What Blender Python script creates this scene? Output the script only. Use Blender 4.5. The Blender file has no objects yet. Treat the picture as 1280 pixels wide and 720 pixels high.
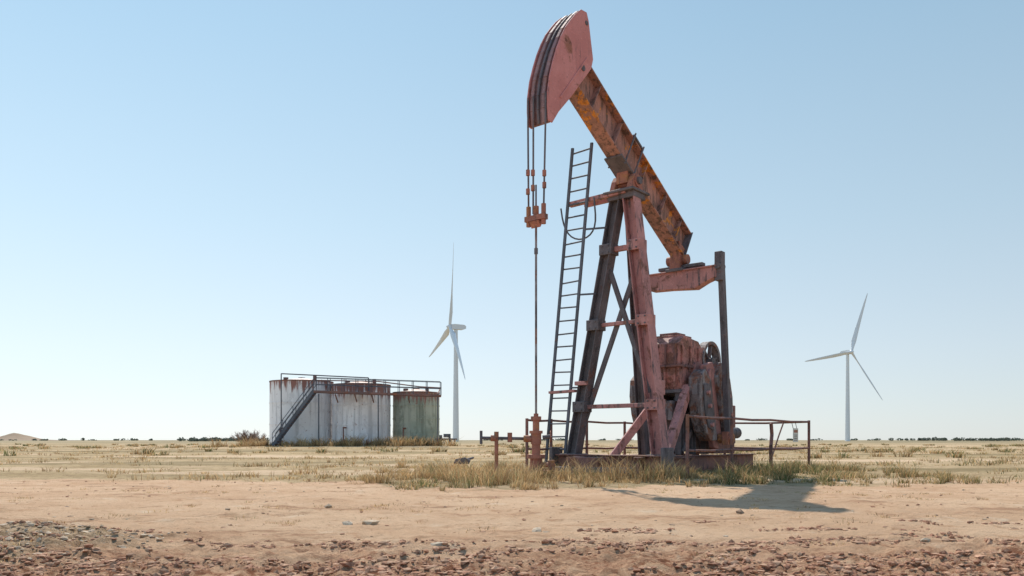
import bpy, math, random
import numpy as np
from mathutils import Vector, Matrix, noise
random.seed(7); rng=np.random.default_rng(7)
S=bpy.context.scene
S.view_settings.view_transform='Standard'; S.view_settings.look='None'; S.view_settings.exposure=0

# ---------------------------------------------------------------- materials
def newmat(name):
    m=bpy.data.materials.new(name); m.use_nodes=True
    nt=m.node_tree; nt.nodes.clear()
    o=nt.nodes.new('ShaderNodeOutputMaterial'); b=nt.nodes.new('ShaderNodeBsdfPrincipled')
    nt.links.new(b.outputs[0],o.inputs[0])
    return m,nt,b
def nz(nt,scale,detail=6,rough=.6,vec=None,dist=0):
    n=nt.nodes.new('ShaderNodeTexNoise'); n.inputs['Scale'].default_value=scale
    n.inputs['Detail'].default_value=detail; n.inputs['Roughness'].default_value=rough
    n.inputs['Distortion'].default_value=dist
    if vec is not None: nt.links.new(vec,n.inputs['Vector'])
    return n.outputs['Fac']
def ramp(nt,fac,a,b):
    r=nt.nodes.new('ShaderNodeMapRange'); r.interpolation_type='SMOOTHSTEP'
    r.inputs['From Min'].default_value=a; r.inputs['From Max'].default_value=b
    nt.links.new(fac,r.inputs['Value']); return r.outputs['Result']
def mix(nt,fac,a,b):
    m=nt.nodes.new('ShaderNodeMix'); m.data_type='RGBA'
    if isinstance(fac,(int,float)): m.inputs[0].default_value=fac
    else: nt.links.new(fac,m.inputs[0])
    for i,c in ((6,a),(7,b)):
        if isinstance(c,tuple): m.inputs[i].default_value=(*c,1)
        else: nt.links.new(c,m.inputs[i])
    return m.outputs[2]
def mth(nt,op,a,b=None):
    m=nt.nodes.new('ShaderNodeMath'); m.operation=op
    for i,c in enumerate((a,b)):
        if c is None: continue
        if isinstance(c,(int,float)): m.inputs[i].default_value=c
        else: nt.links.new(c,m.inputs[i])
    return m.outputs[0]
def objco(nt,scale=(1,1,1)):
    t=nt.nodes.new('ShaderNodeTexCoord'); mp=nt.nodes.new('ShaderNodeMapping')
    mp.inputs['Scale'].default_value=scale
    nt.links.new(t.outputs['Object'],mp.inputs[0]); return mp.outputs[0]
def bump(nt,b,h,s=.3,d=.02):
    n=nt.nodes.new('ShaderNodeBump'); n.inputs['Strength'].default_value=s; n.inputs['Distance'].default_value=d
    nt.links.new(h,n.inputs['Height']); nt.links.new(n.outputs[0],b.inputs['Normal'])
def rusty(name,paint,paint2,rust,dark,ra=.5,rb=.62,da=.56,db=.72,rough=.7,scale=1.0,rd=.45):
    m,nt,b=newmat(name)
    v=objco(nt); vs=objco(nt,(3.2,3.2,.55))
    c=mix(nt,ramp(nt,nz(nt,1.3*scale,5,.6,v),.35,.65),paint,paint2)
    r2=mix(nt,ramp(nt,nz(nt,9*scale,5,.7,v),.45,.68),rust,tuple(x*rd for x in rust))
    c=mix(nt,ramp(nt,nz(nt,2.6*scale,7,.65,vs),da,db),c,dark)
    c=mix(nt,ramp(nt,nz(nt,2.1*scale,9,.68,v,.4),ra,rb),c,r2)
    c=mix(nt,mth(nt,'MULTIPLY',ramp(nt,nz(nt,14*scale,6,.75,v),.56,.66),.55),c,tuple(min(1,x*1.3+.04) for x in paint))
    c=mix(nt,ramp(nt,nz(nt,22*scale,4,.7,v),.62,.72),c,tuple(x*.6 for x in dark))
    nt.links.new(c,b.inputs['Base Color'])
    b.inputs['Roughness'].default_value=rough; b.inputs['Specular IOR Level'].default_value=.35
    bump(nt,b,nz(nt,30*scale,6,.7,v),.35,.01)
    return m
M_pink=rusty('faded_red_paint',(.64,.27,.25),(.54,.21,.19),(.34,.14,.09),(.24,.12,.11),.56,.65,.58,.74)
M_leg=rusty('leg_paint',(.55,.26,.235),(.40,.185,.17),(.22,.10,.07),(.12,.09,.09),.54,.64,.52,.66)
M_beam=rusty('rusted_beam_paint',(.48,.24,.19),(.30,.165,.135),(.70,.27,.05),(.15,.095,.075),.555,.60,.48,.60,rd=.45)
M_dark=rusty('dark_steel',(.17,.145,.155),(.11,.098,.105),(.20,.095,.07),(.065,.058,.058),.55,.7,.5,.7)
M_grey=rusty('grey_steel',(.33,.29,.29),(.20,.17,.17),(.26,.12,.08),(.09,.07,.07),.50,.60,.46,.60,scale=1.5)
M_rust=rusty('deep_rust',(.44,.17,.12),(.28,.115,.08),(.45,.20,.08),(.13,.07,.055),.5,.62,.52,.66)
M_skid=rusty('skid_rust',(.28,.13,.11),(.18,.095,.085),(.24,.11,.07),(.07,.05,.05),.5,.62,.5,.66)
M_slate=rusty('ladder_steel',(.13,.14,.17),(.09,.10,.12),(.15,.08,.06),(.05,.05,.055),.6,.7,.55,.7)
M_gear=rusty('gearbox_paint',(.56,.23,.19),(.42,.20,.175),(.26,.12,.085),(.13,.085,.08),.47,.58,.50,.64,scale=1.6)
M_track=rusty('worn_track',(.34,.20,.19),(.25,.15,.15),(.25,.11,.08),(.13,.09,.09),.52,.66,.52,.7)

def simple(name,col,rough=.6,var=.25,sc=8,metal=0):
    m,nt,b=newmat(name); v=objco(nt)
    c=mix(nt,nz(nt,sc,5,.6,v),tuple(x*(1-var) for x in col),tuple(min(1,x*(1+var)) for x in col))
    nt.links.new(c,b.inputs['Base Color']); b.inputs['Roughness'].default_value=rough; b.inputs['Metallic'].default_value=metal
    return m
M_turb=simple('turbine_white',(.72,.73,.75),.45,.04,.05)
M_sign=simple('sign_white',(.65,.65,.6),.5,.2,6)

def tankmat(name,base,base2,H,rustamt):
    m,nt,b=newmat(name); v=objco(nt); vs=objco(nt,(1.9,1.9,.12)); vb=objco(nt,(.5,.5,.5))
    c=mix(nt,ramp(nt,nz(nt,.9,6,.6,vb),.4,.6),base,base2)
    c=mix(nt,ramp(nt,nz(nt,1.5,6,.6,vs),.47,.66),c,tuple(x*.70 for x in base2))
    c=mix(nt,ramp(nt,nz(nt,1.1,7,.7,v),.52,.62),c,tuple(x*.84 for x in base2))
    t=nt.nodes.new('ShaderNodeTexCoord'); sp=nt.nodes.new('ShaderNodeSeparateXYZ'); nt.links.new(t.outputs['Object'],sp.inputs[0])
    top=ramp(nt,sp.outputs[2],H-1.9,H+.1); low=ramp(nt,sp.outputs[2],1.0,0.)
    st=nz(nt,2.0,8,.7,vs)
    f=ramp(nt,mth(nt,'ADD',st,mth(nt,'MULTIPLY',mth(nt,'ADD',top,mth(nt,'MULTIPLY',low,.6)),.27)),rustamt,rustamt+.10)
    rc=mix(nt,nz(nt,7,5,.6,v),(.36,.16,.12),(.20,.09,.08))
    c=mix(nt,f,c,rc)
    sp2=ramp(nt,nz(nt,2.6,9,.78,v),.60,.65); c=mix(nt,sp2,c,rc)
    nt.links.new(c,b.inputs['Base Color']); b.inputs['Roughness'].default_value=.55
    bump(nt,b,nz(nt,1.2,3,.5,v),.25,.06)
    return m
M_tankW=tankmat('tank_white_paint',(.88,.87,.88),(.84,.83,.84),5.5,.68)
M_tankW2=tankmat('tank_white_paint_worn',(.87,.85,.86),(.80,.78,.80),5.2,.60)
M_tankG=tankmat('tank_green_paint',(.47,.50,.41),(.34,.38,.30),4.65,.64)
M_cat=rusty('catwalk_rust',(.26,.14,.12),(.15,.10,.095),(.30,.11,.06),(.07,.06,.06))

# ---------------------------------------------------------------- mesh builder
class MB:
    def __init__(s): s.v=[];s.f=[];s.m=[];s.sm=[]
    def add(s,vs,fs,mat=0,smooth=False):
        o=len(s.v); s.v+= [tuple(p) for p in vs]
        for f in fs: s.f.append(tuple(i+o for i in f)); s.m.append(mat); s.sm.append(smooth)
    def frame(s,p0,p1,up=(0,0,1)):
        p0=Vector(p0);p1=Vector(p1); d=(p1-p0).normalized(); up=Vector(up)
        if abs(d.dot(up))>.999: up=Vector((1,0,0))
        a=d.cross(up).normalized(); b=a.cross(d).normalized(); return p0,p1,d,a,b
    def rect(s,p0,p1,w,h,mat=0,up=(0,0,1),w1=None,h1=None,oa=0,ob=0):
        p0,p1,d,a,b=s.frame(p0,p1,up); w1=w if w1 is None else w1; h1=h if h1 is None else h1
        vs=[]
        for p,ww,hh in ((p0,w,h),(p1,w1,h1)):
            p=p+a*oa+b*ob
            vs+=[p-a*ww/2-b*hh/2,p+a*ww/2-b*hh/2,p+a*ww/2+b*hh/2,p-a*ww/2+b*hh/2]
        s.add(vs,[(3,2,1,0),(4,5,6,7),(0,1,5,4),(1,2,6,5),(2,3,7,6),(3,0,4,7)],mat)
    def box(s,c,sz,mat=0):
        s.rect((c[0]-sz[0]/2,c[1],c[2]),(c[0]+sz[0]/2,c[1],c[2]),sz[1],sz[2],mat)
    def ibeam(s,p0,p1,w,h,t=.03,mat=0,up=(0,0,1)):
        s.rect(p0,p1,w,t,mat,up,ob=h/2-t/2); s.rect(p0,p1,w,t,mat,up,ob=-h/2+t/2)
        s.rect(p0,p1,t,h-2*t,mat,up)
    def cyl(s,p0,p1,r0,r1=None,n=12,mat=0,caps=True):
        r1=r0 if r1 is None else r1
        p0,p1,d,a,b=s.frame(p0,p1)
        c=[(math.cos(2*math.pi*i/n),math.sin(2*math.pi*i/n)) for i in range(n)]
        A=[p0+a*x*r0+b*y*r0 for x,y in c]; B=[p1+a*x*r1+b*y*r1 for x,y in c]
        s.add(A+B,[(i,(i+1)%n,n+(i+1)%n,n+i) for i in range(n)],mat,True)
        if caps:
            s.add(A,[tuple(range(n))[::-1]],mat); s.add(B,[tuple(range(n))],mat)
    def tube(s,pts,r,n=8,mat=0):
        for a,b in zip(pts[:-1],pts[1:]): s.cyl(a,b,r,n=n,mat=mat)
    def prism(s,poly,y0,y1,mat=0,axis='y'):
        n=len(poly)
        if axis=='y': A=[(x,y0,z) for x,z in poly];B=[(x,y1,z) for x,z in poly]
        elif axis=='x': A=[(y0,x,z) for x,z in poly];B=[(y1,x,z) for x,z in poly]
        else: A=[(x,z,y0) for x,z in poly];B=[(x,z,y1) for x,z in poly]
        s.add(A+B,[tuple(range(n)),tuple(range(2*n-1,n-1,-1))]+[(i,n+i,n+(i+1)%n,(i+1)%n) for i in range(n)],mat)
    def obj(s,name,mats,parent=None,bevel=0,loc=None,fixn=True):
        me=bpy.data.meshes.new(name); me.from_pydata(s.v,[],s.f)
        for m in mats: me.materials.append(m)
        me.polygons.foreach_set('material_index',s.m); me.polygons.foreach_set('use_smooth',s.sm)
        if fixn:
            import bmesh
            bm=bmesh.new(); bm.from_mesh(me); bmesh.ops.recalc_face_normals(bm,faces=bm.faces); bm.to_mesh(me); bm.free()
        me.update(); o=bpy.data.objects.new(name,me); S.collection.objects.link(o)
        if parent: o.parent=parent
        if loc: o.location=loc
        if bevel:
            md=o.modifiers.new('bv','BEVEL'); md.width=bevel; md.segments=1; md.limit_method='ANGLE'; md.angle_limit=math.radians(50)
        return o
def empty(name,loc=(0,0,0),rz=0):
    e=bpy.data.objects.new(name,None); e.location=loc; e.rotation_euler=(0,0,rz); S.collection.objects.link(e); return e

# ---------------------------------------------------------------- terrain
def sst(a,b,x):
    t=max(0,min(1,(x-a)/(b-a))); return t*t*(3-2*t)
def corner(x,y):
    n2=noise.noise((x*1.1,y*.7,9.3)); n3=noise.noise((x*3.1,y*2.,1.3))
    c=1-min(1,math.hypot((x+4.3)/2.0,(y-6.2)/1.4)); return sst(.10,.45,c+.35*n2+.2*n3)
def field(x,y):
    n=noise.noise((x*.22,y*.10,3.1)); n2=noise.noise((x*1.1,y*.7,9.3)); n3=noise.noise((x*3.1,y*2.,1.3))
    e=15.4+1.8*n+.9*n2+.4*n3
    w=sst(-2.8,-1.2,x)*(1-sst(6.0,7.6,x))
    ep=12.4+1.2*sst(1.2,3.6,x)+1.3*n2+.6*n+.7*n3
    e=e*(1-w)+ep*w
    return sst(e-.7,e+1.4,y)
def gz(x,y):
    z=.38*math.exp(-((x+13)/16)**2-((y-70)/16)**2)
    z+=.05*noise.noise((x*.12,y*.12,0))
    if y<60:
        z+=.02*noise.noise((x*.9,y*.9,5))
    if -1<y<30:
        z+=.012*noise.noise((x*3.1,y*3.1,2))
        k=1-sst(5.0,7.0,y+1.2*noise.noise((x*.7,0,4))+.5*noise.noise((x*2.3,y,4)))
        c=corner(x,y) if (x<-1.5 and y<9) else 0
        z+=(.014+.036*k+.03*c)*noise.fractal((x*5,y*5,1.7),.7,2.1,5)+.05*c
    if y>100: z+=.5*noise.noise((x*.008,y*.008,7))*min(1,(y-100)/300)-.25*min(1,(y-100)/300)
    return z
def axis(fine0,fine1,st,lo,hi,g=1.12):
    a=list(np.arange(fine0,fine1,st)); d=st;x=a[-1]
    while x<hi: d*=g; x+=d; a.append(x)
    d=st;x=a[0];l=[]
    while x>lo: d*=g; x-=d; l.append(x)
    return l[::-1]+a
xs=axis(-5,7,.035,-6000,6000,1.09); ys=axis(4.2,8,.03,-300,7000,1.03)
nx,ny=len(xs),len(ys)
V=np.zeros((ny,nx,3)); F=np.zeros((ny,nx)); CN=np.zeros((ny,nx))
for j,y in enumerate(ys):
    for i,x in enumerate(xs):
        V[j,i]=(x,y,gz(x,y)); F[j,i]=field(x,y) if y<40 else 1
        if x<-1.5 and 3<y<9: CN[j,i]=corner(x,y)
idx=np.arange(nx*ny).reshape(ny,nx)
Q=np.stack([idx[:-1,:-1],idx[:-1,1:],idx[1:,1:],idx[1:,:-1]],-1).reshape(-1,4)
def npmesh(name,V,loops,sizes,mat,col=None,smooth=False):
    me=bpy.data.meshes.new(name)
    me.vertices.add(len(V)); me.vertices.foreach_set('co',np.asarray(V,dtype=np.float32).ravel())
    me.loops.add(len(loops)); me.loops.foreach_set('vertex_index',np.asarray(loops,dtype=np.int32))
    sizes=np.asarray(sizes); st=np.concatenate([[0],np.cumsum(sizes)[:-1]])
    me.polygons.add(len(sizes)); me.polygons.foreach_set('loop_start',st.astype(np.int32)); 
    me.polygons.foreach_set('use_smooth',np.full(len(sizes),smooth))
    if col is not None:
        a=me.color_attributes.new('Col','FLOAT_COLOR','POINT'); c=np.ones((len(V),4),dtype=np.float32); c[:,:3]=col
        a.data.foreach_set('color',c.ravel())
    me.materials.append(mat); me.update(); me.validate()
    o=bpy.data.objects.new(name,me); S.collection.objects.link(o); return o

m,nt,b=newmat('ground_soil'); v=objco(nt)
at=nt.nodes.new('ShaderNodeAttribute'); at.attribute_name='Col'
spc=nt.nodes.new('ShaderNodeSeparateColor'); nt.links.new(at.outputs['Color'],spc.inputs[0])
sand=mix(nt,ramp(nt,nz(nt,.55,7,.6,v),.35,.65),(.73,.495,.32),(.64,.405,.25))
sand=mix(nt,ramp(nt,nz(nt,3.5,8,.7,v,.5),.52,.68),sand,(.54,.31,.18))
sand=mix(nt,ramp(nt,nz(nt,1.6,6,.65,v),.58,.72),sand,(.76,.57,.40))
sand=mix(nt,mth(nt,'MULTIPLY',ramp(nt,nz(nt,1.1,9,.75,objco(nt,(.5,1.3,1)),.6),.53,.62),.8),sand,(.43,.24,.14))
sand=mix(nt,mth(nt,'MULTIPLY',ramp(nt,nz(nt,25,6,.75,v),.56,.68),.75),sand,(.36,.21,.13))
red=mix(nt,ramp(nt,nz(nt,9,8,.78,v),.44,.56),(.26,.105,.055),(.58,.33,.20))
vy=nt.nodes.new('ShaderNodeSeparateXYZ'); nt.links.new(v,vy.inputs[0])
near=ramp(nt,mth(nt,'ADD',vy.outputs[1],mth(nt,'MULTIPLY',nz(nt,1.2,7,.75,v),5.5)),9.7,7.4)
sand=mix(nt,mth(nt,'MULTIPLY',near,ramp(nt,nz(nt,4,7,.7,v,.8),.34,.54)),sand,red)
sand=mix(nt,mth(nt,'MULTIPLY',spc.outputs[1],.75),sand,mix(nt,ramp(nt,nz(nt,14,8,.8,v),.44,.56),(.22,.15,.085),(.58,.42,.27)))
fld=mix(nt,ramp(nt,nz(nt,.35,8,.65,v),.38,.62),(.56,.41,.24),(.42,.30,.16))
fld=mix(nt,ramp(nt,nz(nt,5,7,.7,v),.46,.64),fld,(.30,.20,.11))
fld=mix(nt,ramp(nt,nz(nt,.09,8,.7,objco(nt,(.5,2.,1))),.50,.57),fld,(.64,.46,.30))
fld=mix(nt,mth(nt,'MULTIPLY',ramp(nt,nz(nt,.06,8,.72,objco(nt,(.4,2.2,1))),.50,.57),.85),fld,(.26,.195,.10))
far=ramp(nt,vy.outputs[1],60,400)
fld=mix(nt,far,fld,mix(nt,ramp(nt,nz(nt,.012,5,.6,objco(nt,(.4,1,1))),.42,.58),(.23,.19,.115),(.40,.31,.19)))
fm=ramp(nt,mth(nt,'ADD',spc.outputs[0],mth(nt,'MULTIPLY',mth(nt,'SUBTRACT',nz(nt,3,9,.78,v),.5),1.9)),.3,.8)
c=mix(nt,fm,sand,fld)
nt.links.new(c,b.inputs['Base Color']); b.inputs['Roughness'].default_value=.95; b.inputs['Specular IOR Level'].default_value=.1
hh=mth(nt,'ADD',nz(nt,12,9,.78,v),mth(nt,'MULTIPLY',nz(nt,70,4,.7,v),.35))
bump(nt,b,hh,.9,.06)
G=F.ravel(); npmesh('ground',V.reshape(-1,3),Q.ravel(),np.full(len(Q),4),m,np.stack([G,CN.ravel(),G],1),True)

# ---------------------------------------------------------------- vertex-colour foliage material
def folmat(name,trans=.35):
    m=bpy.data.materials.new(name); m.use_nodes=True; nt=m.node_tree; nt.nodes.clear()
    o=nt.nodes.new('ShaderNodeOutputMaterial'); d=nt.nodes.new('ShaderNodeBsdfDiffuse'); t=nt.nodes.new('ShaderNodeBsdfTranslucent')
    mx=nt.nodes.new('ShaderNodeMixShader'); mx.inputs[0].default_value=trans
    a=nt.nodes.new('ShaderNodeAttribute'); a.attribute_name='Col'
    for s in (d,t): nt.links.new(a.outputs['Color'],s.inputs['Color'])
    nt.links.new(d.outputs[0],mx.inputs[1]); nt.links.new(t.outputs[0],mx.inputs[2]); nt.links.new(mx.outputs[0],o.inputs[0])
    return m
M_grass=folmat('dry_grass_blades',.42); M_leaf=folmat('tree_leaves',.2)
def blades(name,tufts):
    """tufts: rows x,y,z,height,radius,n,green,width"""
    T=np.array(tufts); n=T[:,5].astype(int); I=np.repeat(np.arange(len(T)),n); T=T[I]; N=len(T)
    ang=rng.uniform(0,2*np.pi,N); rr=np.sqrt(rng.uniform(0,1,N))*T[:,4]
    bx=T[:,0]+np.cos(ang)*rr; by=T[:,1]+np.sin(ang)*rr; bz=T[:,2]-.015
    h=T[:,3]*rng.uniform(.35,1.15,N); la=ang+rng.normal(0,.9,N); le=h*rng.uniform(.15,1.0,N)
    w=T[:,7]*rng.uniform(.6,1.3,N); wa=rng.uniform(0,2*np.pi,N); wx=np.cos(wa)*w/2; wy=np.sin(wa)*w/2
    mx=bx+np.cos(la)*le*.3; my=by+np.sin(la)*le*.3; mz=bz+h*.6
    tx=bx+np.cos(la)*le; ty=by+np.sin(la)*le; tz=bz+h
    P=np.stack([np.stack([bx-wx,by-wy,bz],1),np.stack([bx+wx,by+wy,bz],1),np.stack([mx+wx*.8,my+wy*.8,mz],1),np.stack([mx-wx*.8,my-wy*.8,mz],1),np.stack([tx,ty,tz],1)],1).reshape(-1,3)
    o=np.arange(N)[:,None]*5
    L=np.concatenate([o+np.array([[0,1,2,3]]),o+np.array([[3,2,4]])],1).ravel()
    sz=np.tile([4,3],N)
    straw=np.array([[.66,.44,.21],[.72,.54,.31],[.54,.33,.16],[.42,.26,.14],[.64,.47,.26]]); green=np.array([[.20,.21,.085],[.27,.27,.12],[.32,.30,.15],[.12,.145,.06]])
    g=rng.uniform(0,1,N)<T[:,6]
    tn=np.repeat(rng.uniform(.62,1.12,len(n)),n)[:,None]
    c=np.where(g[:,None],green[rng.integers(0,4,N)],straw[rng.integers(0,5,N)])*rng.uniform(.8,1.15,(N,1))*tn
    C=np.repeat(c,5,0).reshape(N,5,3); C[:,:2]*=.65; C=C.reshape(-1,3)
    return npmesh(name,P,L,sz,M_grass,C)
T=[]
for _ in range(6500):
    x=random.uniform(-3.2,9.5); y=random.uniform(10.8,24); f=field(x,y)
    cl=noise.noise((x*.9,y*.9,11))+.7*noise.noise((x*2.6,y*2.6,12))
    if random.random()>f*sst(-.12,.38,cl): continue
    lx=(x-2.79)*.643+(y-19.5)*.766; lv=(x-2.79)*.766-(y-19.5)*.643
    if -1.2<lx<4.6 and -1.4<lv<1.3 and random.random()<.8: continue
    gr=sst(-.05,.4,noise.noise((x*.45,y*.45,21)))*.38+.04
    if x>3.2: gr=min(.75,gr+.30)
    tall=sst(.0,.5,noise.noise((x*.8,y*.8,31)))
    T.append((x,y,gz(x,y),random.uniform(.05,.17)+.24*tall*random.random(),random.uniform(.04,.17),random.randint(14,36),gr,.011))
for cx,cy,g_ in ((-.9,15.2,.08),(.1,14.9,.05),(.9,15.6,.05),(1.9,15.4,.1),(-.3,13.6,.1),(1.2,16.4,.1),(2.6,15.6,.2),(4.6,17.2,.5),(5.7,17.6,.6),(.5,17.6,.1),(-1.4,16.2,.1),(.3,16.0,.1),(6.4,18.6,.7),(6.9,19.4,.7),(7.6,20.5,.5),(3.4,16.4,.3),(-.1,17.3,.1)):
    hh_=random.uniform(.6,1.1)
    for _ in range(random.randint(6,13)):
        x=random.gauss(cx,.3); y=random.gauss(cy,.26); T.append((x,y,gz(x,y),hh_*random.uniform(.22,.55),.11,32,g_,.010))
for _ in range(9500):
    y=15+85*random.random()**1.6; x=random.uniform(-.75*y-3,.75*y+3); f=field(x,y)
    cl=noise.noise((x*.25,y*.25,41))+.6*noise.noise((x*1.2,y*1.2,4))
    if random.random()>f*sst(-.1,.55,cl): continue
    gr=.04+.22*sst(.05,.5,noise.noise((x*.1,y*.1,51)))+(.12 if x>6 else 0)
    T.append((x,y,gz(x,y),random.uniform(.04,.16)*(1+y*.006),random.uniform(.08,.3)*(1+y*.01),int(random.uniform(8,22)),gr,.011*(1+y*.03)))
for _ in range(420):   # low weeds out in the field
    y=random.uniform(28,150); x=random.uniform(-.72*y,.72*y)
    if noise.noise((x*.05,y*.08,81))<-.05: continue
    for k in range(2):
        X=x+random.gauss(0,.25);Y=y+random.gauss(0,.25)
        T.append((X,Y,gz(X,Y),random.uniform(.12,.38),random.uniform(.2,.5),30,random.choice([.05,.3,.7]),.03+.0004*y))
for _ in range(2800):
    x=random.uniform(-8,9); y=random.uniform(5.2,15.5)
    if noise.noise((x*.45,y*.8,61))+.5*noise.noise((x*2,y*2.4,1))<.33: continue
    T.append((x,y,gz(x,y),random.uniform(.01,.05),random.uniform(.04,.20),random.randint(12,40),.05,.007))
for _ in range(1000):
    x=random.uniform(-6.5,-2.0); y=random.uniform(4.9,8.2)
    if random.random()>corner(x,y): continue
    T.append((x,y,gz(x,y),random.uniform(.01,.04),random.uniform(.04,.14),random.randint(8,22),.03,.006))
for _ in range(170):
    cx=random.choice([(-13.4,64.5),(-9.0,65),(-6.8,66),(-17,65),(-22,66),(-9.2,64.6)])
    x=random.gauss(cx[0],1.1); y=random.gauss(cx[1],.6)
    T.append((x,y,gz(x,y),random.uniform(.3,.95),.35,26,.06,.045))
blades('dry_grass',T)

# ---------------------------------------------------------------- clods & stones
def ico():
    import bmesh
    bm=bmesh.new(); bmesh.ops.create_icosphere(bm,subdivisions=1,radius=1)
    v=np.array([q.co[:] for q in bm.verts]); f=np.array([[q.index for q in p.verts] for p in bm.faces]); bm.free(); return v,f
iv,if_=ico()
def clods(name,pts,mat,cols):
    n=len(pts); P=np.array(pts)
    sc=P[:,3][:,None,None]*rng.uniform(.6,1.5,(n,1,3))*np.array([1,1,.5])
    R=1+rng.normal(0,.26,(n,len(iv),1))
    W=iv[None]*R*sc
    a=rng.uniform(0,6.28,n); ca,sa=np.cos(a)[:,None],np.sin(a)[:,None]
    W=np.stack([W[...,0]*ca-W[...,1]*sa,W[...,0]*sa+W[...,1]*ca,W[...,2]],-1)+P[:,None,:3]
    L=(if_[None]+np.arange(n)[:,None,None]*len(iv)).ravel()
    c=cols[rng.integers(0,len(cols),n)]*rng.uniform(.75,1.2,(n,1))
    return npmesh(name,W.reshape(-1,3),L,np.full(n*len(if_),3),mat,np.repeat(c,len(iv),0))
m,nt,b=newmat('clod_soil'); at=nt.nodes.new('ShaderNodeAttribute'); at.attribute_name='Col'
nt.links.new(mix(nt,ramp(nt,nz(nt,60,4,.7,objco(nt)),.48,.68),at.outputs['Color'],(.50,.29,.18)),b.inputs['Base Color']); b.inputs['Roughness'].default_value=.95
bump(nt,b,nz(nt,90,4,.7,objco(nt)),.6,.01)
P=[]
for _ in range(52000):
    y=4.2+3.6*random.random()**1.6; x=random.uniform(-5.2,5.4)
    d=noise.noise((x*.8,y*2.2,71))+.6*noise.noise((x*3,y*5,72))
    lim=-.28+.30*(y-4.8)
    if d<lim: continue
    s=.003+.026*random.random()**3.2
    P.append((x,y,gz(x,y)+s*.1,s))
for _ in range(7000):
    y=random.uniform(5,16); x=random.uniform(-10,10)
    if noise.noise((x*.6,y*.9,75))+.4*noise.noise((x*2.5,y*2.5,75))<.05: continue
    s=.003+.02*random.random()**6
    P.append((x,y,gz(x,y)+s*.1,s))
clods('dirt_clods',P,m,np.array([[.38,.175,.10],[.32,.14,.08],[.52,.30,.19],[.46,.27,.17],[.35,.165,.095]]))
P=[]
for px,pd,s in ((-1.55,7.6,.05),(-1.35,7.7,.06),(.22,7.1,.055),(.28,7.0,.04),(-.55,5.9,.05),(2.4,8.4,.04),(-2.2,9.6,.05),(3.2,6.2,.035),(-3.2,9,.04)):
    P.append((px,pd,gz(px,pd)+s*.15,s))
for _ in range(90):
    y=random.uniform(6,15);x=random.uniform(-8,8); s=random.uniform(.008,.025); P.append((x,y,gz(x,y),s))
for _ in range(9000):
    x=random.uniform(-6.5,-2.0); y=random.uniform(4.7,8.2)
    if random.random()>corner(x,y): continue
    s=.003+.028*random.random()**3; P.append((x,y,gz(x,y)+s*.1,s))
clods('scattered_stones',P,m,np.array([[.50,.40,.29],[.34,.25,.17],[.56,.45,.33],[.24,.17,.12]]))

# ---------------------------------------------------------------- PUMPJACK
PJ=empty('oil_pumpjack',(2.79,19.5,0),math.radians(50))   # local x -> tail, local -y -> near side
arc=[(-3.494,7.46),(-3.525,7.75),(-3.521,8.04),(-3.45,8.42),(-3.329,8.775),(-3.20,9.09),(-3.048,9.385),(-2.89,9.64),(-2.70,9.87),(-2.52,10.07),(-2.311,10.25)]
back=[(-2.10,10.27),(-2.02,10.1),(-1.847,9.31),(-1.92,9.08),(-2.70,8.19),(-3.133,7.745),(-3.36,7.44)]
hb=MB()
ins=[(x+.07,z-.02) for x,z in arc]; hb.prism(ins+[(x-.03,z) for x,z in back],-.25,.25,1)
for y0,y1 in ((-.285,-.252),(.252,.285)): hb.prism(arc+back,y0,y1,0)
for yc,wd in ((-.15,.09),(.0,.05),(.15,.09)):
    pts=[(x+.045,yc,z-.01) for x,z in arc]
    for a,c in zip(pts[:-1],pts[1:]): hb.rect(a,c,.07,wd,2 if wd<.06 else 1,up=(0,1,0))
for (x,z,r) in ((-2.25,8.98,.07),(-2.12,10.02,.05)): hb.cyl((x,-.286,z),(x,-.30,z),r,n=14,mat=2)
hb.rect((-3.1,-.295,8.05),(-2.1,-.295,9.25),.02,.05,0)
hb.obj('horse_head',[M_pink,M_track,M_dark],PJ,.01)
def bz(s): return 7.69-.587*s
up=Vector((.587,0,1)).normalized()
wb=MB()
d=Vector((1,0,-.587)).normalized(); c0=Vector((-2.35,0,bz(-2.35))); c1=Vector((2.78,0,bz(2.78)))
wb.ibeam(c0,c1,.40,.80,.035,0,up=up)
for s in (-1.55,-.62,.55,1.5,2.3):
    p=Vector((s,0,bz(s)))
    for sg in (-1,1): wb.rect(p-d*.012+Vector((0,sg*.1,0)),p+d*.012+Vector((0,sg*.1,0)),.16,.72,0,up=up)
wb.rect(c1,c1+d*.03,.46,.86,1,up=up)
p=Vector((0,0,bz(0)))
wb.rect(p-d*.45-up*.43,p+d*.45-up*.43,.5,.05,1,up=up)
wb.rect(p-d*.25+up*.43,p+d*.25+up*.43,.46,.05,1,up=up)
for sd in (-.22,.22):
    for sg in (-1,1): wb.cyl(p+d*sd+Vector((0,sg*.225,0))-up*.5,p+d*sd+Vector((0,sg*.225,0))+up*.5,.022,n=8,mat=1)
wb.rect(p+d*1.2+up*.42,p+d*2.3+up*.42,.3,.04,1,up=up)
wb.obj('walking_beam',[M_beam,M_dark],PJ,.008)
cb=MB()
cb.cyl((0,-.34,7.05),(0,.34,7.05),.15,n=20,mat=0); cb.cyl((0,-.40,7.05),(0,-.34,7.05),.09,n=14,mat=1)
for sy in (-.24,.24): cb.prism([(-.3,6.82),(.3,6.82),(.2,7.08),(.1,7.22),(-.1,7.22),(-.2,7.08)],sy-.07,sy+.07,0)
cb.prism([(-.22,7.0),(.3,7.0),(.34,7.12),(-.2,7.34)],-.16,.16,0)
cb.box((0,0,6.79),(.8,.85,.06),1)
cb.box((0,0,6.69),(.55,.75,.14),1)
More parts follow.
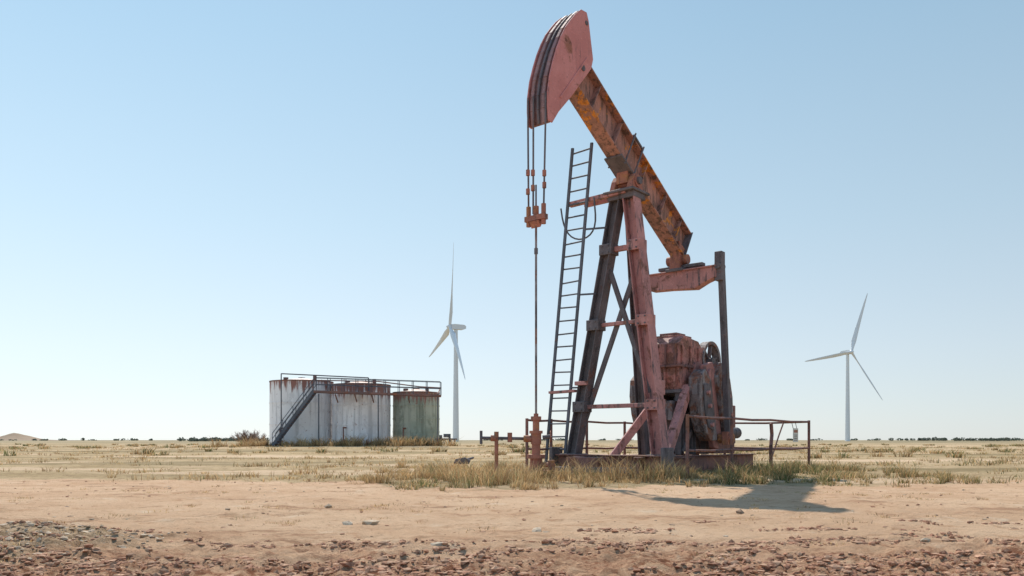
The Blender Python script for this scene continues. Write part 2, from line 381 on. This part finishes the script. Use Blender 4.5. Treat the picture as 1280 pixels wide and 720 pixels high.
cb.obj('centre_bearing',[M_rust,M_dark],PJ,.01)
sp=MB()
FL0,FL1=Vector((-.45,1.25,.42)),Vector((-.10,.20,6.64)); FR0,FR1=Vector((-.45,-1.2,.42)),Vector((-.10,-.20,6.64))
sp.ibeam(FL0,FL1,.30,.28,.03,1,up=(0,1,0)); sp.ibeam(FR0,FR1,.34,.32,.03,0,up=(0,1,0))
sp.ibeam((1.0,.10,.42),(.16,0,6.64),.22,.22,.025,1,up=(0,1,0))
def lp(a,b,z): t=(z-a.z)/(b.z-a.z); return a.lerp(b,t)
for z,w in ((5.45,.12),(3.62,.09),(1.62,.10)):
    sp.rect(lp(FL0,FL1,z)+Vector((.02,-.1,0)),lp(FR0,FR1,z)+Vector((.02,.1,0)),w,w,0)
o=.10
sp.rect(lp(FR0,FR1,5.0)+Vector((o,.1,0)),lp(FL0,FL1,1.3)+Vector((o,-.1,0)),.07,.12,1)
sp.rect(lp(FL0,FL1,5.0)+Vector((o-.09,-.1,0)),lp(FR0,FR1,1.9)+Vector((o-.09,.1,0)),.07,.12,1)
for q in (FL0,FR0): sp.box((q.x,q.y,.44),(.5,.5,.05),1)
for (A_,B_) in ((FL0,FL1),(FR0,FR1)):      # gusset plates and bolts
    for z in (5.45,3.62,1.62):
        q=lp(A_,B_,z); sp.box((q.x-.0,q.y,q.z),(.34,.36,.26),1 if A_ is FL0 else 0)
        for dz in (-.08,.08):
            for dy in (-.09,.09): sp.cyl((q.x-.17,q.y+dy,q.z+dz),(q.x-.195,q.y+dy,q.z+dz),.022,n=6,mat=1)
sp.rect(lp(FL0,FL1,2.2)+Vector((-.17,.2,0)),lp(FL0,FL1,2.2)+Vector((-.17,-.15,.0)),.1,.1,0)
sp.box((.15,-.72,2.05),(.22,.4,.34),0)
sp.rect((.3,-.9,.35),(1.95,-.62,2.15),.2,.24,0)
sp.rect((-.35,.2,.35),(.35,-.55,1.7),.16,.18,0)
sp.obj('samson_post',[M_leg,M_dark],PJ,.008)
ld=MB()
ld.rect((-.35,1.45,6.72),(-.25,-.15,6.78),.16,.10,1)
ld.rect((-.10,1.15,6.70),(.0,-.1,6.74),.10,.08,1)
b0,b1=Vector((-.55,1.78,.05)),Vector((-.42,1.02,8.1))
for o in (-.29,.29): ld.rect(b0+Vector((0,o,0)),b1+Vector((0,o,0)),.05,.065,0,up=(0,1,0))
for i in range(25):
    q=b0.lerp(b1,(i+.6)/25); ld.cyl(q+Vector((0,-.29,0)),q+Vector((0,.29,random.uniform(-.02,.02))),.021,n=6,mat=0)
for z in (2.1,4.4,6.0):
    t=(z-b0.z)/(b1.z-b0.z); q=b0.lerp(b1,t); ld.rect(q+Vector((0,-.29,0)),lp(FL0,FL1,z)+Vector((-.1,.1,0)),.04,.04,0)
ld.rect((-.55,1.9,2.0),(-.5,1.15,2.02),.2,.06,1)
loop=[(-.45+.25*math.sin(t*math.pi),.65+1.0*t-.15*math.sin(t*6.28),6.75-.85*math.sin(t*math.pi)**.8+ -.1*t) for t in [i/16 for i in range(17)]]
ld.tube(loop,.022,6,0)
ld.obj('ladder',[M_slate,M_leg],PJ)
eq=MB()
eq.cyl((2.6,-.3,5.62),(2.6,.3,5.62),.13,n=16,mat=0)
eq.prism([(2.38,5.35),(2.82,5.35),(2.74,5.72),(2.72,5.92),(2.40,6.10),(2.42,5.7)],-.15,.15,0)
eq.box((2.6,0,5.33),(.5,.5,.08),2)
eq.prism([(-1.16,5.30),(1.0,5.30),(1.02,4.98),(.75,4.86),(.2,4.84),(-.55,4.78),(-.85,4.92),(-1.16,5.02)],2.45,2.75,1,axis='x')
eq.box((2.6,-.08,5.305),(.40,2.16,.04),1)
eq.box((2.6,-.1,5.42),(.2,1.3,.09),2)
for sy in (-1.2,1.1): 
    eq.box((2.6,sy,5.30),(.22,.2,.75 if sy<0 else .3),2); eq.cyl((2.44,sy,5.3),(2.76,sy,5.3),.09,n=12,mat=2)
eq.obj('equalizer',[M_rust,M_leg,M_dark],PJ,.012)
pm=MB()
pm.rect((2.62,-1.22,5.62),(3.02,-1.24,.95),.15,.15,0,up=(0,1,0)); pm.rect((2.62,1.16,5.3),(3.02,1.2,.95),.13,.13,0,up=(0,1,0))
for sy in (-1,1):
    pm.cyl((3.02,sy*1.0,.85),(3.02,sy*1.36,.85),.14,n=14,mat=1); pm.box((3.02,sy*1.22,.85),(.34,.18,.34),1)
pm.obj('pitman_arms',[M_dark,M_rust],PJ,.01)
ck=MB()
for sy in (-1,1):
    y0,y1=(sy*.78,sy*.93)
    ck.prism([(2.3,2.75),(2.75,2.85),(3.0,2.5),(3.28,.9),(3.1,.55),(2.85,.6),(2.6,1.2),(2.35,2.2)],min(y0,y1),max(y0,y1),0)
    for sgn in (-1,1):
        pts=[]
        ax=Vector((2.62,0,2.5)); dn=Vector((.26,0,-1)).normalized(); sd=Vector((1,0,.26)).normalized()*sgn
        for a,bb in ((.1,.18),(-.25,.45),(-.1,.78),(.3,.92),(.8,.95),(1.3,.86),(1.62,.62),(1.7,.25),(1.2,.22),(.6,.2)):
            q=ax+dn*a+sd*bb; pts.append((q.x,q.z))
        ck.prism(pts,min(sy*.70,sy*1.04),max(sy*.70,sy*1.04),1)
        pin=[]
        for a,bb in ((.15,.42),(.1,.66),(.45,.78),(.9,.8),(1.25,.7),(1.4,.45),(1.0,.36),(.5,.36)):
            q=ax+dn*a+sd*bb; pin.append((q.x,q.z))
        ck.prism(pin,min(sy*1.042,sy*1.08),max(sy*1.042,sy*1.08),2)
        for a in (.35,.7,1.2):
            q=ax+dn*a+sd*.58; ck.cyl((q.x,sy*1.08,q.z),(q.x,sy*1.15,q.z),.055,n=10,mat=0)
ck.cyl((2.55,-1.0,2.5),(2.55,1.0,2.5),.15,n=16,mat=0)
ck.obj('cranks_and_counterweights',[M_leg,M_grey,M_dark],PJ,.02)
gr=MB()
gr.prism([(1.75,2.1),(3.2,2.1),(3.3,2.45),(3.3,2.68),(1.65,2.68),(1.65,2.45)],-.55,.55,0)
gr.box((2.47,0,2.70),(1.8,1.24,.06),2)
gr.prism([(1.68,2.73),(3.26,2.73),(3.2,3.05),(2.8,3.42),(2.0,3.50),(1.72,3.3)],-.50,.50,0)
gr.box((2.35,0,3.50),(.7,.7,.1),0); gr.box((2.3,0,3.585),(.5,.5,.06),2)
for x in (1.75,2.1,2.45,2.8,3.15):
    for sy in (-.59,.59): gr.cyl((x,sy,2.62),(x,sy,2.80),.03,n=8,mat=2)
for x in (1.85,2.3,2.75):
    gr.rect((x,-.53,2.74),(x,-.53,3.25),.05,.06,0)
for y in (-.42,-.14,.14,.42):
    gr.rect((1.66,y,2.74),(1.70,y,3.28),.05,.08,2); gr.rect((1.64,y,2.15),(1.64,y,2.66),.05,.07,0,up=(1,0,0))
gr.cyl((1.62,.0,2.4),(1.70,.0,2.4),.14,n=16,mat=2)
for sy in (-.53,.53): gr.cyl((2.55,sy,2.6),(2.55,sy*1.2,2.6),.26,n=18,mat=0)
for x in (1.75,2.4,3.15):
    for sy in (-.5,.5): gr.ibeam((x,sy,.42),(x,sy,2.1),.18,.18,.02,1)
gr.box((2.45,0,2.05),(1.7,1.2,.09),1)
gr.box((2.45,-.35,1.2),(1.4,.03,1.4),1); gr.box((1.72,0,1.1),(.03,.8,1.2),1)
gr.rect((1.75,-.58,.5),(3.1,-.58,1.95),.05,.1,1)
gr.box((1.60,-.2,1.55),(.4,.55,.5),3)
gr.tube([(1.6,.3,.5),(1.58,.32,1.7),(1.62,.2,2.3)],.03,8,3); gr.tube([(1.6,.42,.5),(1.58,.45,1.2),(1.7,.5,1.9)],.025,8,1)
gr.obj('gear_reducer',[M_gear,M_dark,M_skid,M_grey],PJ,.015)
sh=MB()
def wheel(x,y,z,r,w,mr=0,mh=1):
    n=28
    for i in range(n):
        a0,a1=2*math.pi*i/n,2*math.pi*(i+1)/n
        c=[(math.cos(a),math.sin(a)) for a in (a0,a1)]
        A=[(x+c[0][0]*r,y-w/2,z+c[0][1]*r),(x+c[1][0]*r,y-w/2,z+c[1][1]*r),(x+c[1][0]*r,y+w/2,z+c[1][1]*r),(x+c[0][0]*r,y+w/2,z+c[0][1]*r)]
        B=[(x+c[0][0]*r*.84,y-w/2,z+c[0][1]*r*.84),(x+c[1][0]*r*.84,y-w/2,z+c[1][1]*r*.84),(x+c[1][0]*r*.84,y+w/2,z+c[1][1]*r*.84),(x+c[0][0]*r*.84,y+w/2,z+c[0][1]*r*.84)]
        sh.add(A+B,[(0,1,2,3),(4,5,6,7),(0,1,5,4),(3,2,6,7)],mr)
    for i in range(6):
        a=math.pi*i/3+.3; sh.rect((x,y,z),(x+math.cos(a)*r*.86,y,z+math.sin(a)*r*.86),.05,.10,mh,up=(0,1,0))
    sh.cyl((x,y-w*.7,z),(x,y+w*.7,z),r*.2,n=12,mat=mh)
wheel(3.55,-.42,2.95,.55,.22); wheel(3.55,-.12,2.95,.42,.16); wheel(3.15,.72,2.75,.6,.2)
wheel(4.6,.72,1.15,.32,.2)
sh.rect((3.15,.72,3.36),(4.65,.72,1.49),.18,.02,2); sh.rect((3.0,.72,2.17),(4.5,.72,.85),.18,.02,2)
sh.rect((3.3,-.3,2.1),(3.55,-.28,2.9),.12,.12,0)
sh.obj('belt_sheaves',[M_grey,M_dark,M_dark],PJ)
en=MB()
en.box((4.5,0,.75),(1.3,.9,.66),0); en.box((4.5,0,1.35),(1.0,.62,.54),1); en.box((4.45,0,1.74),(.8,.45,.22),2)
en.cyl((3.95,-.05,1.25),(3.75,-.05,1.25),.38,n=18,mat=1); en.box((5.2,0,1.25),(.14,.85,1.1),0)
for i in range(8): en.box((5.285,0,.85+i*.11),(.03,.75,.04),1)
en.cyl((4.3,.3,1.8),(4.3,.3,2.45),.05,n=10,mat=2); en.cyl((4.3,.3,2.35),(4.3,.3,2.75),.10,n=12,mat=2)
for i in range(4): en.cyl((4.15+i*.22,-.38,1.2),(4.15+i*.22,-.30,1.6),.07,n=10,mat=2)
en.cyl((4.0,-.62,1.0),(4.9,-.62,1.0),.16,n=14,mat=1)
en.obj('engine',[M_skid,M_dark,M_rust],PJ,.015)
sk=MB()
for sy in (-.85,.85): sk.ibeam((-.9,sy,.21),(5.5,sy,.21),.22,.40,.03,0)
sk.ibeam((-.62,1.6,.22),(-.62,-1.38,.22),.30,.46,.035,0)
for x in (.6,1.7,3.3,4.4,5.4): sk.ibeam((x,.72,.2),(x,-.72,.2),.16,.34,.025,0)
for sy in (-1.1,1.1): sk.ibeam((-.44,sy,.21),(1.3,sy,.21),.16,.34,.025,0)
sk.box((-1.15,.35,.25),(.5,.9,.3),0); sk.rect((-1.35,1.4,.1),(-1.35,-1.0,.12),.2,.12,1)
sk.box((-.62,-1.46,.35),(.45,.10,.55),1); sk.box((-.62,1.68,.35),(.45,.10,.55),1)
sk.obj('skid_base',[M_skid,M_dark],PJ,.01)
br=MB(); WX=-3.556
for y,xb in ((.235,0),(.09,0),(-.235,0)):
    br.tube([(arc[2][0]-.01,y,arc[2][1]),(arc[0][0]-.04,y,arc[0][1]+.05),(WX,y*.85,5.55)],.020,8,0)
for y,z in ((.235,6.45),(.235,6.05),(.09,6.42),(-.235,6.35),(-.235,6.1),(.09,6.1)): br.cyl((WX,y*.93,z-.06),(WX,y*.93,z+.06),.042,n=10,mat=1)
for y in (.2,-.2): br.cyl((WX,y,5.30),(WX,y,5.72),.05,n=10,mat=1)
br.box((WX,0,5.45),(.14,.52,.11),1); br.cyl((WX,0,5.36),(WX,0,5.70),.06,n=12,mat=1); br.cyl((WX,0,5.70),(WX,0,6.15),.018,n=8,mat=0)
br.prism([(WX-.08,5.38),(WX+.08,5.38),(WX,5.25)],-.12,.12,1)
br.cyl((WX,0,1.2),(WX,0,5.3),.024,n=10,mat=2); br.cyl((WX,0,4.70),(WX,0,4.82),.04,n=10,mat=0)
br.obj('bridle_and_rod',[M_dark,M_rust,M_grey],PJ)

# ---------------------------------------------------------------- wellhead
WH=empty('wellhead',(.504,16.776,gz(.5,16.8)))
w=MB()
for z0,z1,r in ((0,.10,.20),(.10,.17,.26),(.17,.42,.13),(.42,.50,.19),(.50,.72,.09),(.72,.94,.11),(.94,1.0,.14),(1.0,1.22,.07),(1.22,1.30,.11),(1.3,1.36,.05)):
    w.cyl((0,0,z0),(0,0,z1),r,n=16,mat=0)
w.cyl((-1.15,-.05,.85),(0,0,.83),.035,n=10,mat=1); w.cyl((-.1,0,.83),(-.26,-.01,.835),.07,n=12,mat=0)
w.cyl((-.55,-.03,.76),(-.55,-.03,.96),.05,n=12,mat=0); w.cyl((-.83,-.04,.84),(-.95,-.04,.845),.065,n=12,mat=0)
w.cyl((-.83,-.04,.85),(-.83,-.04,.02),.042,n=10,mat=0); w.cyl((-.83,-.04,.85),(-.83,-.04,.98),.05,n=10,mat=0)
w.cyl((-1.15,-.05,.72),(-1.15,-.05,1.0),.03,n=8,mat=1)
w.cyl((0,0,.84),(.0,.5,.84),.045,n=10,mat=0); w.cyl((0,.5,.9),(0,.5,0),.04,n=10,mat=0)
w.cyl((.0,0,.3),(.32,-.1,.28),.05,n=10,mat=0); w.cyl((.32,-.1,.18),(.32,-.1,.38),.07,n=12,mat=0)
w.cyl((.14,-.02,.86),(.3,-.05,.88),.045,n=10,mat=1)
a=[(.3,-.05+.11*math.cos(t),.88+.11*math.sin(t)) for t in [i*math.pi/6 for i in range(13)]]; w.tube(a,.012,6,0)
for i in range(8):
    t=i*math.pi/4; w.cyl((.2*math.cos(t),.2*math.sin(t),.06),(.2*math.cos(t),.2*math.sin(t),.21),.02,n=6,mat=1)
w.obj('casing_valves_and_flowline',[M_rust,M_dark],WH)

# ---------------------------------------------------------------- pipe fence
PF=empty('pipe_fence',(2.79,19.5,0),math.radians(50)); f=MB()
def rail(pts,z,r=.028,sag=.02):
    for a,c in zip(pts[:-1],pts[1:]):
        m_=((a[0]+c[0])/2,(a[1]+c[1])/2,z-sag); f.tube([(*a,z),m_,(*c,z)],r,8,0)
near_=[(-1.55,-2.45),(.6,-2.45),(2.75,-2.5),(5.4,-2.5)]; bk=[(5.4,-2.5),(5.45,0),(5.4,2.05)]; fa=[(5.4,2.05),(3.2,2.05),(1.2,2.0),(-.4,2.0),(-1.2,2.15)]
for pl in (near_,bk,fa): rail(pl,1.30); rail(pl,.58)
for i,(x,y) in enumerate(near_+bk[1:]+fa[1:]):
    if abs(x-2.75)<.01: f.tube([(x,y,-.1),(x-.10,y-.04,.65),(x+.06,y,.95),(x-.04,y-.02,1.22)],.045,8,0)
    else: f.cyl((x,y,-.1),(x,y,1.34),.038,n=10,mat=0)
f.tube([(2.75,-2.5,.3),(3.25,-2.5,.9),(3.6,-2.5,1.28)],.02,8,0)
f.obj('posts_and_rails',[M_skid],PF)
SG=empty('warning_sign',(2.79,19.5,0),math.radians(50)); g=MB()
g.box((4.25,-2.56,.93),(.34,.012,.36),0); g.box((4.25,-2.568,1.03),(.26,.004,.07),1)
for k in range(4): g.box((4.25,-2.568,.93-k*.045),(.22,.004,.015),2)
for x in (4.12,4.38): g.cyl((x,-2.55,1.08),(x,-2.5,1.29),.008,n=6,mat=2)
g.obj('sign_plate',[M_sign,M_rust,M_dark],SG)

# ---------------------------------------------------------------- storage tanks
def tank(name,x,y,R,H,mat,rings):
    z0=gz(x,y)-.05; e=empty(name,(x,y,z0)); t=MB(); n=72
    t.cyl((0,0,0),(0,0,H),R,n=n,mat=0,caps=False); t.cyl((0,0,H),(0,0,H+.35),R,.3,n=n,mat=0,caps=False); t.cyl((0,0,H+.35),(0,0,H+.42),.3,n=16,mat=0)
    for zr in rings+[H]: t.cyl((0,0,zr-.04),(0,0,zr+.05),R+.035,n=n,mat=0 if zr<H else 1)
    for k in range(7):
        a=k*2*math.pi/7+.5; z=(k%3)*H/3
        t.rect((math.cos(a)*(R+.008),math.sin(a)*(R+.008),z),(math.cos(a)*(R+.008),math.sin(a)*(R+.008),z+H/3),.03,.03,0)
    a=-math.pi/2+.25
    c=Vector((math.cos(a)*R,math.sin(a)*R,.75)); o=Vector((math.cos(a),math.sin(a),0))
    t.cyl(c,c+o*.12,.34,n=20,mat=0); t.cyl(c+o*.12,c+o*.15,.38,n=20,mat=0)
    a=-math.pi/2-.35; o=Vector((math.cos(a),math.sin(a),0)); c=o*R
    for z in (.4,1.5): t.cyl(c+Vector((0,0,z)),c+o*.4+Vector((0,0,z)),.07,n=10,mat=1)
    t.cyl(c+o*.4+Vector((0,0,0)),c+o*.4+Vector((0,0,1.55)),.06,n=10,mat=1)
    t.cyl((R*.5,-R*.3,H),(R*.5,-R*.3,H+.5),.16,n=12,mat=1); t.cyl((-R*.4,-R*.4,H),(-R*.4,-R*.4,H+.35),.22,n=12,mat=1)
    t.obj('shell',[mat,M_cat],e)
tank('storage_tank',-18.4,70,2.7,5.55,M_tankW,[1.85,3.7])
tank('storage_tank',-13.08,69.5,2.5,5.2,M_tankW2,[1.75,3.45])
tank('storage_tank',-8.5,71,2.05,4.65,M_tankG,[1.2,2.35,3.5])
CW=empty('metal_catwalk'); c=MB(); zb=gz(-13,66)
Y0,Y1=65.75,66.65; ZW=4.85
c.rect((-16.3,66.2,ZW),(-5.9,66.2,ZW-.35),.9,.08,0)
for yy in (Y0,Y1): c.rect((-16.3,yy,ZW-.06),(-5.9,yy,ZW-.41),.06,.16,0)
n=10
for yy in (Y0,Y1):
    for i in range(n):
        x=-16.3+10.4*i/(n-1); z=ZW-.35*i/(n-1); c.rect((x,yy,z),(x,yy,z+1.1),.05,.05,1)
    for h in (.55,1.1): c.rect((-16.3,yy,ZW+h),(-5.9,yy,ZW-.35+h),.05,.05,1)
for x in (-15.9,-11,-6.1):
    for yy in (Y0+.05,): c.rect((x,yy,zb-.2),(x,yy,ZW-.25),.09,.09,1)
for x in (-14.6,-13,-11.6,-8.6): c.rect((x,66.1,ZW-.3),(x,67.1,ZW-.9),.08,.08,0)
s0=Vector((-19.7,66.2,.35)); s1=Vector((-16.3,66.2,ZW))
for yy in (Y0,Y1):
    o=Vector((0,yy-66.2,0)); c.rect(s0+o,s1+o,.05,.22,1)
    for h in (.55,1.0): c.rect(s0+o+Vector((0,0,h)),s1+o+Vector((0,0,h)),.045,.045,1)
    for i in range(5):
        q=s0.lerp(s1,i/4)+o; c.rect(q,q+Vector((0,0,1.0)),.045,.045,1)
for i in range(20):
    q=s0.lerp(s1,(i+.5)/20); c.box((q.x,q.y,q.z),(.24,.84,.04),0)
c.tube([(-19.3,66.9,.3),(-19.3,66.9,6.35),(-12.0,66.9,6.0),(-12.0,66.9,4.9)],.05,8,1)
c.tube([(-19.0,69,6.0),(-11.5,69,5.85),(-8,69,5.4),(-6.2,69,5.3)],.05,8,0)
for x in (-18.2,-16.4,-14.3,-12.6): c.tube([(x,68.9,5.6),(x,68.9,6.0)],.04,8,0)
c.tube([(-6.15,66.2,4.6),(-6.15,68.8,5.3)],.05,8,0)
c.obj('walkway_stairs_and_rails',[M_cat,M_slate],CW)
SE=empty('valve_manifold',(-5.7,68.5,gz(-5.7,68.5))); c=MB()
c.cyl((-.4,0,.0),(-.4,0,.9),.12,n=12); c.cyl((.35,0,0),(.35,0,1.0),.1,n=12); c.cyl((-.9,0,.55),(1.0,0,.55),.08,n=10); c.box((.1,0,.85),(.5,.4,.3)); c.cyl((.8,0,0),(.8,0,.6),.07,n=10)
c.obj('pipes',[M_slate],SE)
DB=empty('scrap_metal',(-1.7,27,gz(-1.7,27))); c=MB()
c.prism([(-.28,.0),(.25,.0),(.3,.12),(.1,.22),(-.2,.16)],-.12,.12); c.cyl((-.2,.1,.05),(.4,.25,.2),.04,n=8)
c.obj('scrap_piece',[M_dark],DB,.01)

# ---------------------------------------------------------------- wind turbines
def turbine(name,x,y,hub,L,yaw,psi,R0=2.2):
    e=empty(name,(x,y,-.3),yaw); t=MB()
    t.cyl((0,0,0),(0,0,hub-1.8),R0,1.3,n=28,mat=0)
    t.prism([(-3.6,hub-1.7),(-3.4,hub+1.6),(-1,hub+1.9),(5.5,hub+1.6),(7.0,hub+.8),(7.0,hub-1.0),(4.5,hub-1.8)],-1.8,1.8,0,axis='x')
    t.cyl((0,-3.6,hub),(0,-5.2,hub),1.7,1.7,n=20,mat=0); t.cyl((0,-5.2,hub),(0,-7.0,hub),1.7,.3,n=20,mat=0)
    for k in range(3):
        a=psi+k*2*math.pi/3; d=Vector((math.sin(a),0,math.cos(a))); pp=Vector((math.cos(a),0,-math.sin(a))); ax=Vector((0,-1,0))
        secs=[(1.2,1.1,1.1,1.35),(4,1.2,.9,1.1),(10,2.1,.5,.8),(L*.4,1.7,.32,.5),(L*.65,1.2,.22,.35),(L*.85,.8,.14,.28),(L*.97,.45,.1,.22),(L,.1,.03,.2)]
        prev=None
        for r,ch,th,tw in secs:
            c0=Vector((0,-4.4,hub))+d*r+ax*(r/L)**2*1.2
            ca=pp*math.cos(tw)+ax*math.sin(tw); cb_=d.cross(ca)
            ring=[c0+ca*ch*(math.cos(q)-.25*(r>5))+cb_*th*math.sin(q) for q in [i*math.pi/5 for i in range(10)]]
            if prev: t.add(prev+ring,[(i,(i+1)%10,10+(i+1)%10,10+i) for i in range(10)],0,True)
            prev=ring
    t.obj('tower_nacelle_rotor',[M_turb],e)
turbine('wind_turbine',-39.5,563,80.6,58,math.radians(-70),math.radians(14))
turbine('wind_turbine',302,720,80.0,57,math.radians(24),math.radians(19))

# ---------------------------------------------------------------- distant trees, shrubs, hill
def leaves(name,clumps,mat=M_leaf):
    P=[];C=[]
    for (x,y,z,rx,rz,n,sz) in clumps:
        u=rng.normal(0,1,(n,3)); u/=np.linalg.norm(u,axis=1)[:,None]; r=rng.uniform(.3,1,(n,1))**.6
        c=u*r*np.array([rx,rx,rz])+np.array([x,y,z])
        c[:,2]=np.maximum(c[:,2],.1)
        a=rng.normal(0,1,(n,3)); a/=np.linalg.norm(a,axis=1)[:,None]; b_=np.cross(a,u); b_/=np.linalg.norm(b_,axis=1)[:,None]+1e-6
        s=sz*rng.uniform(.5,1.3,(n,1))
        P.append(np.stack([c-a*s-b_*s*.6,c+a*s-b_*s*.6,c+a*s*.6+b_*s,c-a*s*.6+b_*s],1).reshape(-1,3))
        col=np.array([.13,.145,.115])*rng.uniform(.6,1.5,(n,1)); C.append(np.repeat(col,4,0))
    P=np.concatenate(P);C=np.concatenate(C); N=len(P)//4
    return npmesh(name,P,np.arange(N*4),np.full(N,4),mat,C)
cl=[]
for _ in range(60):
    x=random.uniform(-250,-190); y=random.uniform(590,640); h=random.uniform(.8,1.8); cl.append((x,y,h*.8,random.uniform(2,4),h,50,.5))
for _ in range(120):
    x=random.uniform(430,640)+random.choice([0,0,30]); y=random.uniform(880,960); h=random.uniform(1.0,2.3)
    if noise.noise((x*.03,0,0))<-.0: continue
    cl.append((x,y,h*.8,random.uniform(2,5),h,50,.7))
for _ in range(90):
    x=random.uniform(-900,900); y=random.uniform(1200,1500); h=random.uniform(1.0,2.4); cl.append((x,y,h*.8,random.uniform(3,9),h,40,1.0))
leaves('distant_trees',cl)
sb=MB()
def twig(p,d,l,r,k):
    q=p+d*l; sb.cyl(p,q,r,r*.6,n=5,caps=False)
    if k>0:
        for _ in range(4):
            dd=(d+Vector((random.gauss(0,.45),random.gauss(0,.45),random.uniform(-.1,.4)))).normalized(); twig(p.lerp(q,random.uniform(.5,1)),dd,l*random.uniform(.55,.8),r*.6,k-1)
for i in range(9):
    x=-24.0+random.gauss(0,1.1); y=74+random.gauss(0,.8); 
    for _ in range(3): twig(Vector((x,y,gz(x,y))),Vector((random.gauss(0,.35),random.gauss(0,.35),1)).normalized(),random.uniform(.45,.75),.03,3)
sb.obj('bare_shrub',[simple('twig_bark',(.22,.15,.12),.9)],None,fixn=False)
hv=[];hf=[];N=40;Mr=14
for i in range(Mr+1):
    for j in range(N):
        r=i/Mr; a=2*math.pi*j/N; px=r*math.cos(a)*(150); py=r*math.sin(a)*90
        h=3.2*(1-r)**1.2+10.5*math.exp(-((px+5)/28)**2-(py/40)**2)*(1+.25*noise.noise((px*.05,py*.05,2)))-.6*r
        hv.append((px,py,h))
for i in range(Mr):
    for j in range(N): hf.append((i*N+j,i*N+(j+1)%N,(i+1)*N+(j+1)%N,(i+1)*N+j))
h=MB(); h.add(hv,hf,0,True); h.obj('hill',[simple('hill_earth',(.30,.21,.14),.95,.35,.06)],None,loc=(-925,1500,-.4))

# ---------------------------------------------------------------- light, sky
dsun=Vector((-.2,.88,1)).normalized()
el=math.asin(dsun.z); az=math.atan2(dsun.x,dsun.y)
W=bpy.data.worlds.new('World'); S.world=W; W.use_nodes=True; nt=W.node_tree
bg=nt.nodes['Background']; sky=nt.nodes.new('ShaderNodeTexSky'); sky.sky_type='NISHITA'; sky.sun_disc=False
sky.sun_elevation=el; sky.sun_rotation=az; sky.air_density=1.0; sky.dust_density=.4; sky.ozone_density=2.0; sky.altitude=200
STR=.13
tc=nt.nodes.new('ShaderNodeTexCoord'); sx=nt.nodes.new('ShaderNodeSeparateXYZ'); nt.links.new(tc.outputs['Generated'],sx.inputs[0])
cr=nt.nodes.new('ShaderNodeValToRGB'); e_=cr.color_ramp.elements
cols=[(0.0,(.82,.90,.94)),(.10,(.76,.875,.95)),(.25,(.60,.79,.91)),(.45,(.43,.66,.84)),(.75,(.22,.44,.71)),(1.0,(.15,.34,.64))]
e_[0].position=0; e_[0].color=(*cols[0][1],1); e_[1].position=1; e_[1].color=(*cols[-1][1],1)
for p_,c_ in cols[1:-1]:
    q=e_.new(p_); q.color=(*c_,1)
nt.links.new(sx.outputs[2],cr.inputs[0])
k_=mth(nt,'SUBTRACT',1.0,mth(nt,'MULTIPLY',mth(nt,'ADD',sx.outputs[0],.12),.28)); k_=mth(nt,'DIVIDE',k_,STR)
vm=nt.nodes.new('ShaderNodeVectorMath'); vm.operation='SCALE'; nt.links.new(k_,vm.inputs['Scale']); nt.links.new(cr.outputs[0],vm.inputs[0])
nt.links.new(mix(nt,.82,sky.outputs[0],vm.outputs[0]),bg.inputs[0]); bg.inputs[1].default_value=STR
sl=bpy.data.lights.new('sun','SUN'); sl.energy=4.9; sl.angle=math.radians(.53); sl.color=(1,.93,.82)
so=bpy.data.objects.new('sun',sl); so.rotation_euler=dsun.to_track_quat('Z','Y').to_euler(); so.location=(0,0,50); S.collection.objects.link(so)

# ---------------------------------------------------------------- camera
cd=bpy.data.cameras.new('camera'); cd.sensor_width=36; cd.lens=28.125; cd.shift_y=190/1280; cd.clip_end=20000; cd.clip_start=.1
co=bpy.data.objects.new('camera',cd); co.location=(0,0,.8); co.rotation_euler=(math.pi/2,0,0); S.collection.objects.link(co); S.camera=co
